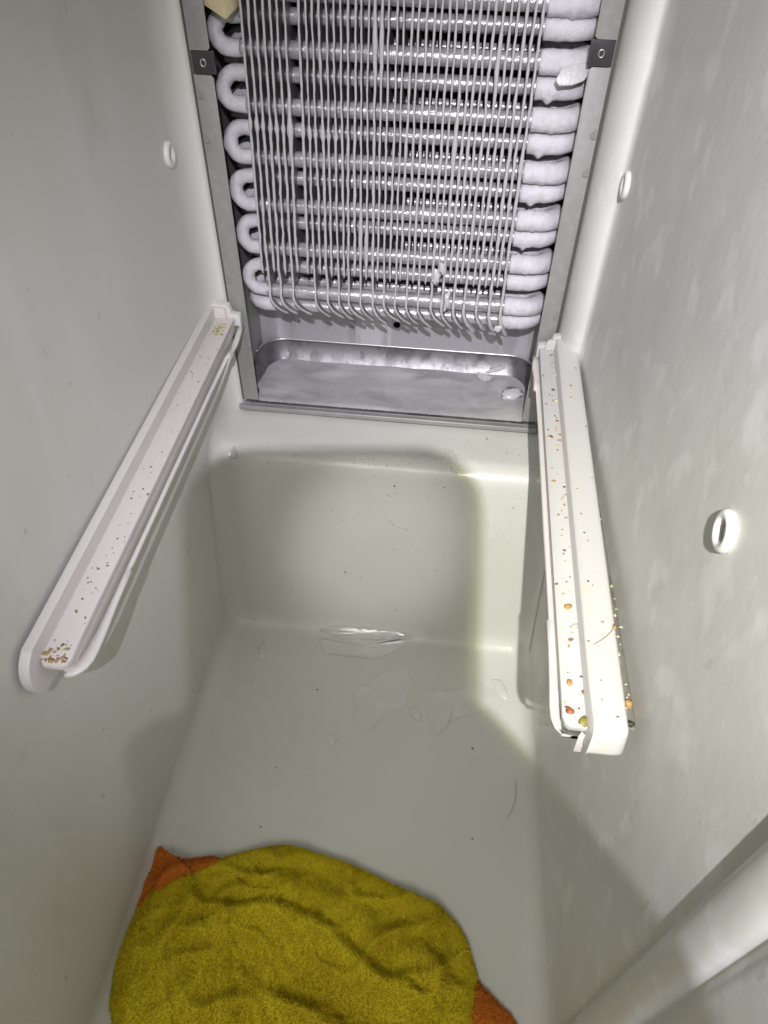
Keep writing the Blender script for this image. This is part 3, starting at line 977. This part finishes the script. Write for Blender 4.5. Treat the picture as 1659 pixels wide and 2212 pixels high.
scatter('crumbs', 'brown crust at the front end of the left rail channel', 44, lambda r: (r.uniform(-.0105, .0050), -.4205 + abs(r.gauss(0, .006)), .1242), [M['brown'], M['crust'], M['crust']], (.0005, .0010), 25)
scatter('crumbs', 'yellow dried crumbs at the rear end of the left rail channel', 60, lambda r: (r.gauss(-.002, .0028), r.gauss(-.034, .007), .1242), [M['straw'], M['straw'], M['olive']], (.0005, .0011), 26)
def fl(r):
    p, n = on_step(r.uniform(520, 1110), r.uniform(950, 1800))
    return p
scatter('crumbs', 'tiny dark specks on the step and floor', 46, fl, [M['dark'], M['brown'], M['brown']], (.0003, .0007), 27)
for u, v, m in ((852, 1050, 'dark'), (959, 1053, 'brown'), (1121, 983, 'amber'), (1095, 980, 'brown'), (1052, 948, 'dark'), (685, 1490, 'dark'), (1020, 1812, 'olive'), (563, 1786, 'dark')):
    p, nrm = on_step(u, v)
    b = MB(); b.lump((0, 0, 0), (.0013, .0009, .0006), u, amp=.5)
    o = b.build('speck', M[m]); o.location = p
    tag(o, dict([((852, 1050), 'dark crumb on the step face near its middle'), ((959, 1053), 'thin brown crumb on the step face below the ice shard'), ((1121, 983), 'amber seed husk at the right end of the step edge'), ((1095, 980), 'small brown husk beside the amber one on the step edge'), ((1052, 948), 'dark crumb on the ledge close to the drip pan'), ((685, 1490), 'black speck on the floor left of the largest ice flake'), ((1020, 1812), 'round olive crumb on the floor right of the yellow cloth'), ((563, 1786), 'dark speck on the floor just behind the yellow cloth')])[(u, v)], 'crumb', 'loose crumbs on step and floor')
# a hair on the floor and one on the right rail
def hair(pts, label, r=.00022):
    b = MB(); b.sweep(pts, r, 5)
    return tag(b.build('hair', M['brown']), label, 'hair')
hair([on_step(*q)[0] + Vector((0, 0, .0006)) for q in ((1114, 1692), (1115, 1715), (1112, 1735), (1104, 1752), (1097, 1766))], 'dark curved hair lying on the floor by the right wall')
hair([at(u, v, 2, ZS + .0006) for u, v in ((1283, 1392), (1298, 1383), (1312, 1373), (1322, 1362), (1328, 1350))], 'curved hair lying across the top strip of the right rail')

# ------------------------------------------------------------------ cleaning cloths
def pt(u, v, z=-.232):
    return at(u, v, 2, z)
def zz(x, y):   # photo zoom coordinates of the cloth region
    return ((300 + x * 1.1453) / 1.8227, (3200 + y * 1.1453) / 1.8227)
def smooth_closed(P, n):
    out = []
    m = len(P)
    for i in range(m):
        a, b_, c, d = P[i - 1], P[i], P[(i + 1) % m], P[(i + 2) % m]
        for j in range(n):
            t = j / n
            out.append(.5 * ((2 * b_) + (c - a) * t + (2 * a - 5 * b_ + 4 * c - d) * t * t + (3 * b_ - a - 3 * c + d) * t ** 3))
    return out
def segd(p, poly):
    best = (9, 0)
    for a, c in zip(poly[:-1], poly[1:]):
        ab = c - a
        t = max(0, min(1, (p - a).dot(ab) / ab.length_squared))
        q = a + ab * t
        sgn = ab.x * (p.y - a.y) - ab.y * (p.x - a.x)
        d = (p - q).length
        if d < best[0]:
            best = (d, sgn)
    return best
def cloth(name, outline, centre, H, folds, m, label, rings=70, base=FZ + .001, fuzz=20000, pw=5):
    O = smooth_closed(outline, 9)
    n = len(O)
    c = Vector(centre)
    def h(p, t):
        z = H * (max(0., 1 - t ** pw)) ** .5 * (1 + .30 * noise.noise(Vector((p.x * 11, p.y * 11, 3))))
        k_ = (1 - t ** 6)
        for (poly, wd, hh) in folds:
            d, sg = segd(p, poly)
            w_ = wd * (.55 if (sg > 0) else 1.3)
            z += k_ * hh * exp(-(d / w_) ** 2)
        wv = Vector((p.x + .012 * noise.noise(Vector((p.x * 18, p.y * 18, 5))), p.y + .012 * noise.noise(Vector((p.x * 18, p.y * 18, 9))), 0))
        rg = 1 - abs(noise.noise(Vector((wv.x * 17, wv.y * 26, 2)))) * 2.6
        z += k_ * .0095 * max(0, rg) ** 2
        rg = 1 - abs(noise.noise(Vector((wv.x * 44, wv.y * 30, 8)))) * 2.6
        z += k_ * .0036 * max(0, rg) ** 2
        z += k_ * (.0030 * noise.noise(Vector((p.x * 30, p.y * 30, 0))) + .0016 * noise.noise(Vector((p.x * 75, p.y * 75, 4))) + .0004 * noise.noise(Vector((p.x * 500, p.y * 500, 7))))
        return z
    rows = []
    for i in range(rings + 1):
        t = (1 - (i / rings) ** 1.35)
        row = []
        for q in O:
            p = Vector((c.x + (q.x - c.x) * t, c.y + (q.y - c.y) * t, 0))
            wob = 1 + .020 * noise.noise(Vector((q.x * 60, q.y * 60, 1))) + .022 * noise.noise(Vector((q.x * 22, q.y * 22, 6)))
            p.x = c.x + (p.x - c.x) * wob
            row.append(Vector((p.x, p.y, base + h(p, t))))
        row.append(row[0])
        rows.append(row)
    b = MB(); b.grid(rows)
    o = b.build(name, m, origin=(c.x, c.y, base))
    tag(o, label, 'cloth')
    # terry pile: short tufts standing on the cloth
    me = o.data
    tris = [(pl, pl.area) for pl in me.polygons if pl.area > 0]
    tot = sum(a for _, a in tris)
    rnd = random.Random(5)
    vs, fs = [], []
    for pl, a in tris:
        k_ = a / tot * fuzz
        k_ = int(k_) + (rnd.random() < k_ - int(k_))
        P = [me.vertices[v].co for v in pl.vertices]
        for _ in range(k_):
            u_, v_ = rnd.random(), rnd.random()
            q = (P[0] * (1 - u_) + P[1] * u_) * (1 - v_) + (P[3 if len(P) > 3 else 2] * (1 - u_) + P[2] * u_) * v_
            nn = (pl.normal if pl.normal.z > 0 else -pl.normal) + Vector((rnd.uniform(-.7, .7), rnd.uniform(-.7, .7), rnd.uniform(-.2, .3)))
            nn.normalize()
            l = rnd.uniform(.0008, .0021)
            sd = nn.cross(Vector((rnd.uniform(-1, 1), rnd.uniform(-1, 1), .3))).normalized() * .00055
            i0 = len(vs)
            vs += [q - sd, q + sd, q + sd * .6 + nn * l, q - sd * .6 + nn * l]
            fs.append((i0, i0 + 1, i0 + 2, i0 + 3))
    b = MB(); b.v = [tuple(v) for v in vs]; b.f = fs; b.m = [0] * len(fs); b.n = [False] * len(fs)
    f = b.build('terry_pile', m, fix=False)
    f.parent = o
    f['kind'] = 'stuff'
    return o

yo = [pt(*q) for q in ((305, 1945), (345, 1892), (400, 1872), (470, 1851), (545, 1833), (615, 1822), (675, 1836), (755, 1863), (850, 1906), (945, 1948), (985, 1985), (1008, 2030), (1030, 2100), (1050, 2190), (1060, 2280), (1050, 2400), (800, 2500), (500, 2480), (280, 2380), (238, 2250), (228, 2160), (243, 2070), (283, 1985))]
def F(pts, wd, hh):
    return ([Vector((p.x, p.y, 0)) for p in (pt(*zz(*q), -.212) for q in pts)], wd, hh)
folds = [
    F(((495, 358), (560, 340), (640, 335), (720, 352), (800, 388), (880, 440), (950, 505), (1010, 562), (1070, 598), (1135, 610)), .0125, .017),
    F(((470, 310), (520, 262), (600, 236), (690, 226)), .010, .008),
    F(((700, 270), (820, 285), (930, 330), (1060, 420), (1160, 500), (1240, 540)), .022, .010),
    F(((1225, 500), (1250, 545), (1240, 600)), .010, .010),
    F(((400, 300), (350, 370), (310, 440), (262, 500), (255, 540)), .009, .009),
    F(((430, 400), (440, 470), (430, 540), (395, 600)), .009, .007),
    F(((520, 420), (505, 500), (510, 600), (520, 700)), .010, .008),
    F(((590, 570), (640, 640), (740, 690), (860, 700)), .013, .008),
    F(((300, 520), (290, 600), (310, 680)), .008, .007),
    F(((200, 420), (180, 520), (190, 620)), .008, .006),
]
cc = sum(yo, Vector()) / len(yo)
cloth('yellow_cloth', yo, cc, .022, folds, M['yellow'], 'crumpled mustard yellow terry cleaning cloth on the freezer floor', fuzz=52000, pw=9)
oo = [pt(*q, -.236) for q in ((337, 1824), (352, 1836), (372, 1846), (400, 1851), (445, 1846), (466, 1850), (560, 1900), (800, 2000), (1000, 2090), (1058, 2142), (1085, 2168), (1114, 2196), (1128, 2240), (1100, 2400), (800, 2460), (500, 2440), (290, 2300), (262, 2150), (280, 2010), (283, 1985), (296, 1930), (310, 1880))]
cc = sum(oo, Vector()) / len(oo)
ff = [([Vector((p.x, p.y, 0)) for p in (pt(*zz(*q), -.225) for q in ((285, 238), (330, 200), (390, 168), (470, 150)))], .007, .011)]
cloth('orange_cloth', oo, cc, .013, ff, M['orange'], 'orange terry cloth peeking out from under the yellow cloth', rings=40, fuzz=26000, pw=7)

# ------------------------------------------------------------------ the phone taking the picture (behind the lens); it throws the rectangular shade
def phone():
    right, up = RIGHT, -DOWN
    o = thing('smartphone', 'dark smartphone held up at the freezer opening', 'phone', CAMP - FWD * .012)
    x0, x1, y0, y1, r = -.050, .0315, -.127, .0382, .018
    pts = rrect(x0, x1, y0, y1, r, 0, 6)
    b = MB(); b.prism([CAMP - FWD * .012 + right * p[0] + up * p[1] for p in pts], -FWD * .0078)
    b.build('body', M['phone'], o, bevel=.001)
    b = MB()
    for (px, py) in ((0, 0), (0, -.02), (-.018, -.01)):
        c = CAMP - FWD * .0118 + right * px + up * py
        b.sweep([c + right * (.0062 * cos(2 * pi * i / 20)) + up * (.0062 * sin(2 * pi * i / 20)) for i in range(20)], .0009, 6, closed=True, up=tuple(FWD))
    b.build('lens_ring', M['rivet'], o)
    # the hand that holds it
    O = CAMP - FWD * .012
    def W(a, b_, c):
        return O + right * a + up * b_ - FWD * c
    b = MB()
    def limb(pts, rs):
        P = [W(*p) for p in pts]
        out, rad_ = [], []
        for i in range(len(P) - 1):
            for j in range(6):
                out.append(P[i].lerp(P[i + 1], j / 6)); rad_.append(rs[i] + (rs[i + 1] - rs[i]) * j / 6)
        out.append(P[-1]); rad_.append(rs[-1])
        b.sweep(out, lambda i, a, t: rad_[i], 14)
        b.lump(out[0], [rad_[0]] * 3, 1, amp=0, seg=12, rings=8)
        b.lump(out[-1], [rad_[-1]] * 3, 1, amp=0, seg=12, rings=8)
    limb([(.028, -.040, .004), (.037, -.052, .012), (.047, -.072, .022), (.050, -.100, .030)], [.0085, .0105, .0150, .020])     # thumb
    for i, (yy, l) in enumerate(((-.046, .060), (-.066, .064), (-.086, .062), (-.105, .055))):
        limb([(-.040, yy + .006, -.006), (-.057, yy + .002, .003), (-.050, yy - .004, .018), (-.018, yy - .012, .028), (.022, yy - .020, .032)], [.0065, .0085, .0090, .0098, .012])
    limb([(.012, -.075, .034), (.034, -.105, .038), (.060, -.150, .055)], [.018, .026, .027])
    limb([(.060, -.150, .055), (.130, -.260, .130), (.19, -.36, .22)], [.028, .036, .042])
    h = b.build('hand', M['skin'])
    rm = h.modifiers.new('join', 'REMESH'); rm.mode = 'VOXEL'; rm.voxel_size = .0035; rm.use_smooth_shade = True
    sm_ = h.modifiers.new('soft', 'SMOOTH'); sm_.iterations = 6
    tag(h, 'bare hand gripping the smartphone from below', 'hand')
phone()
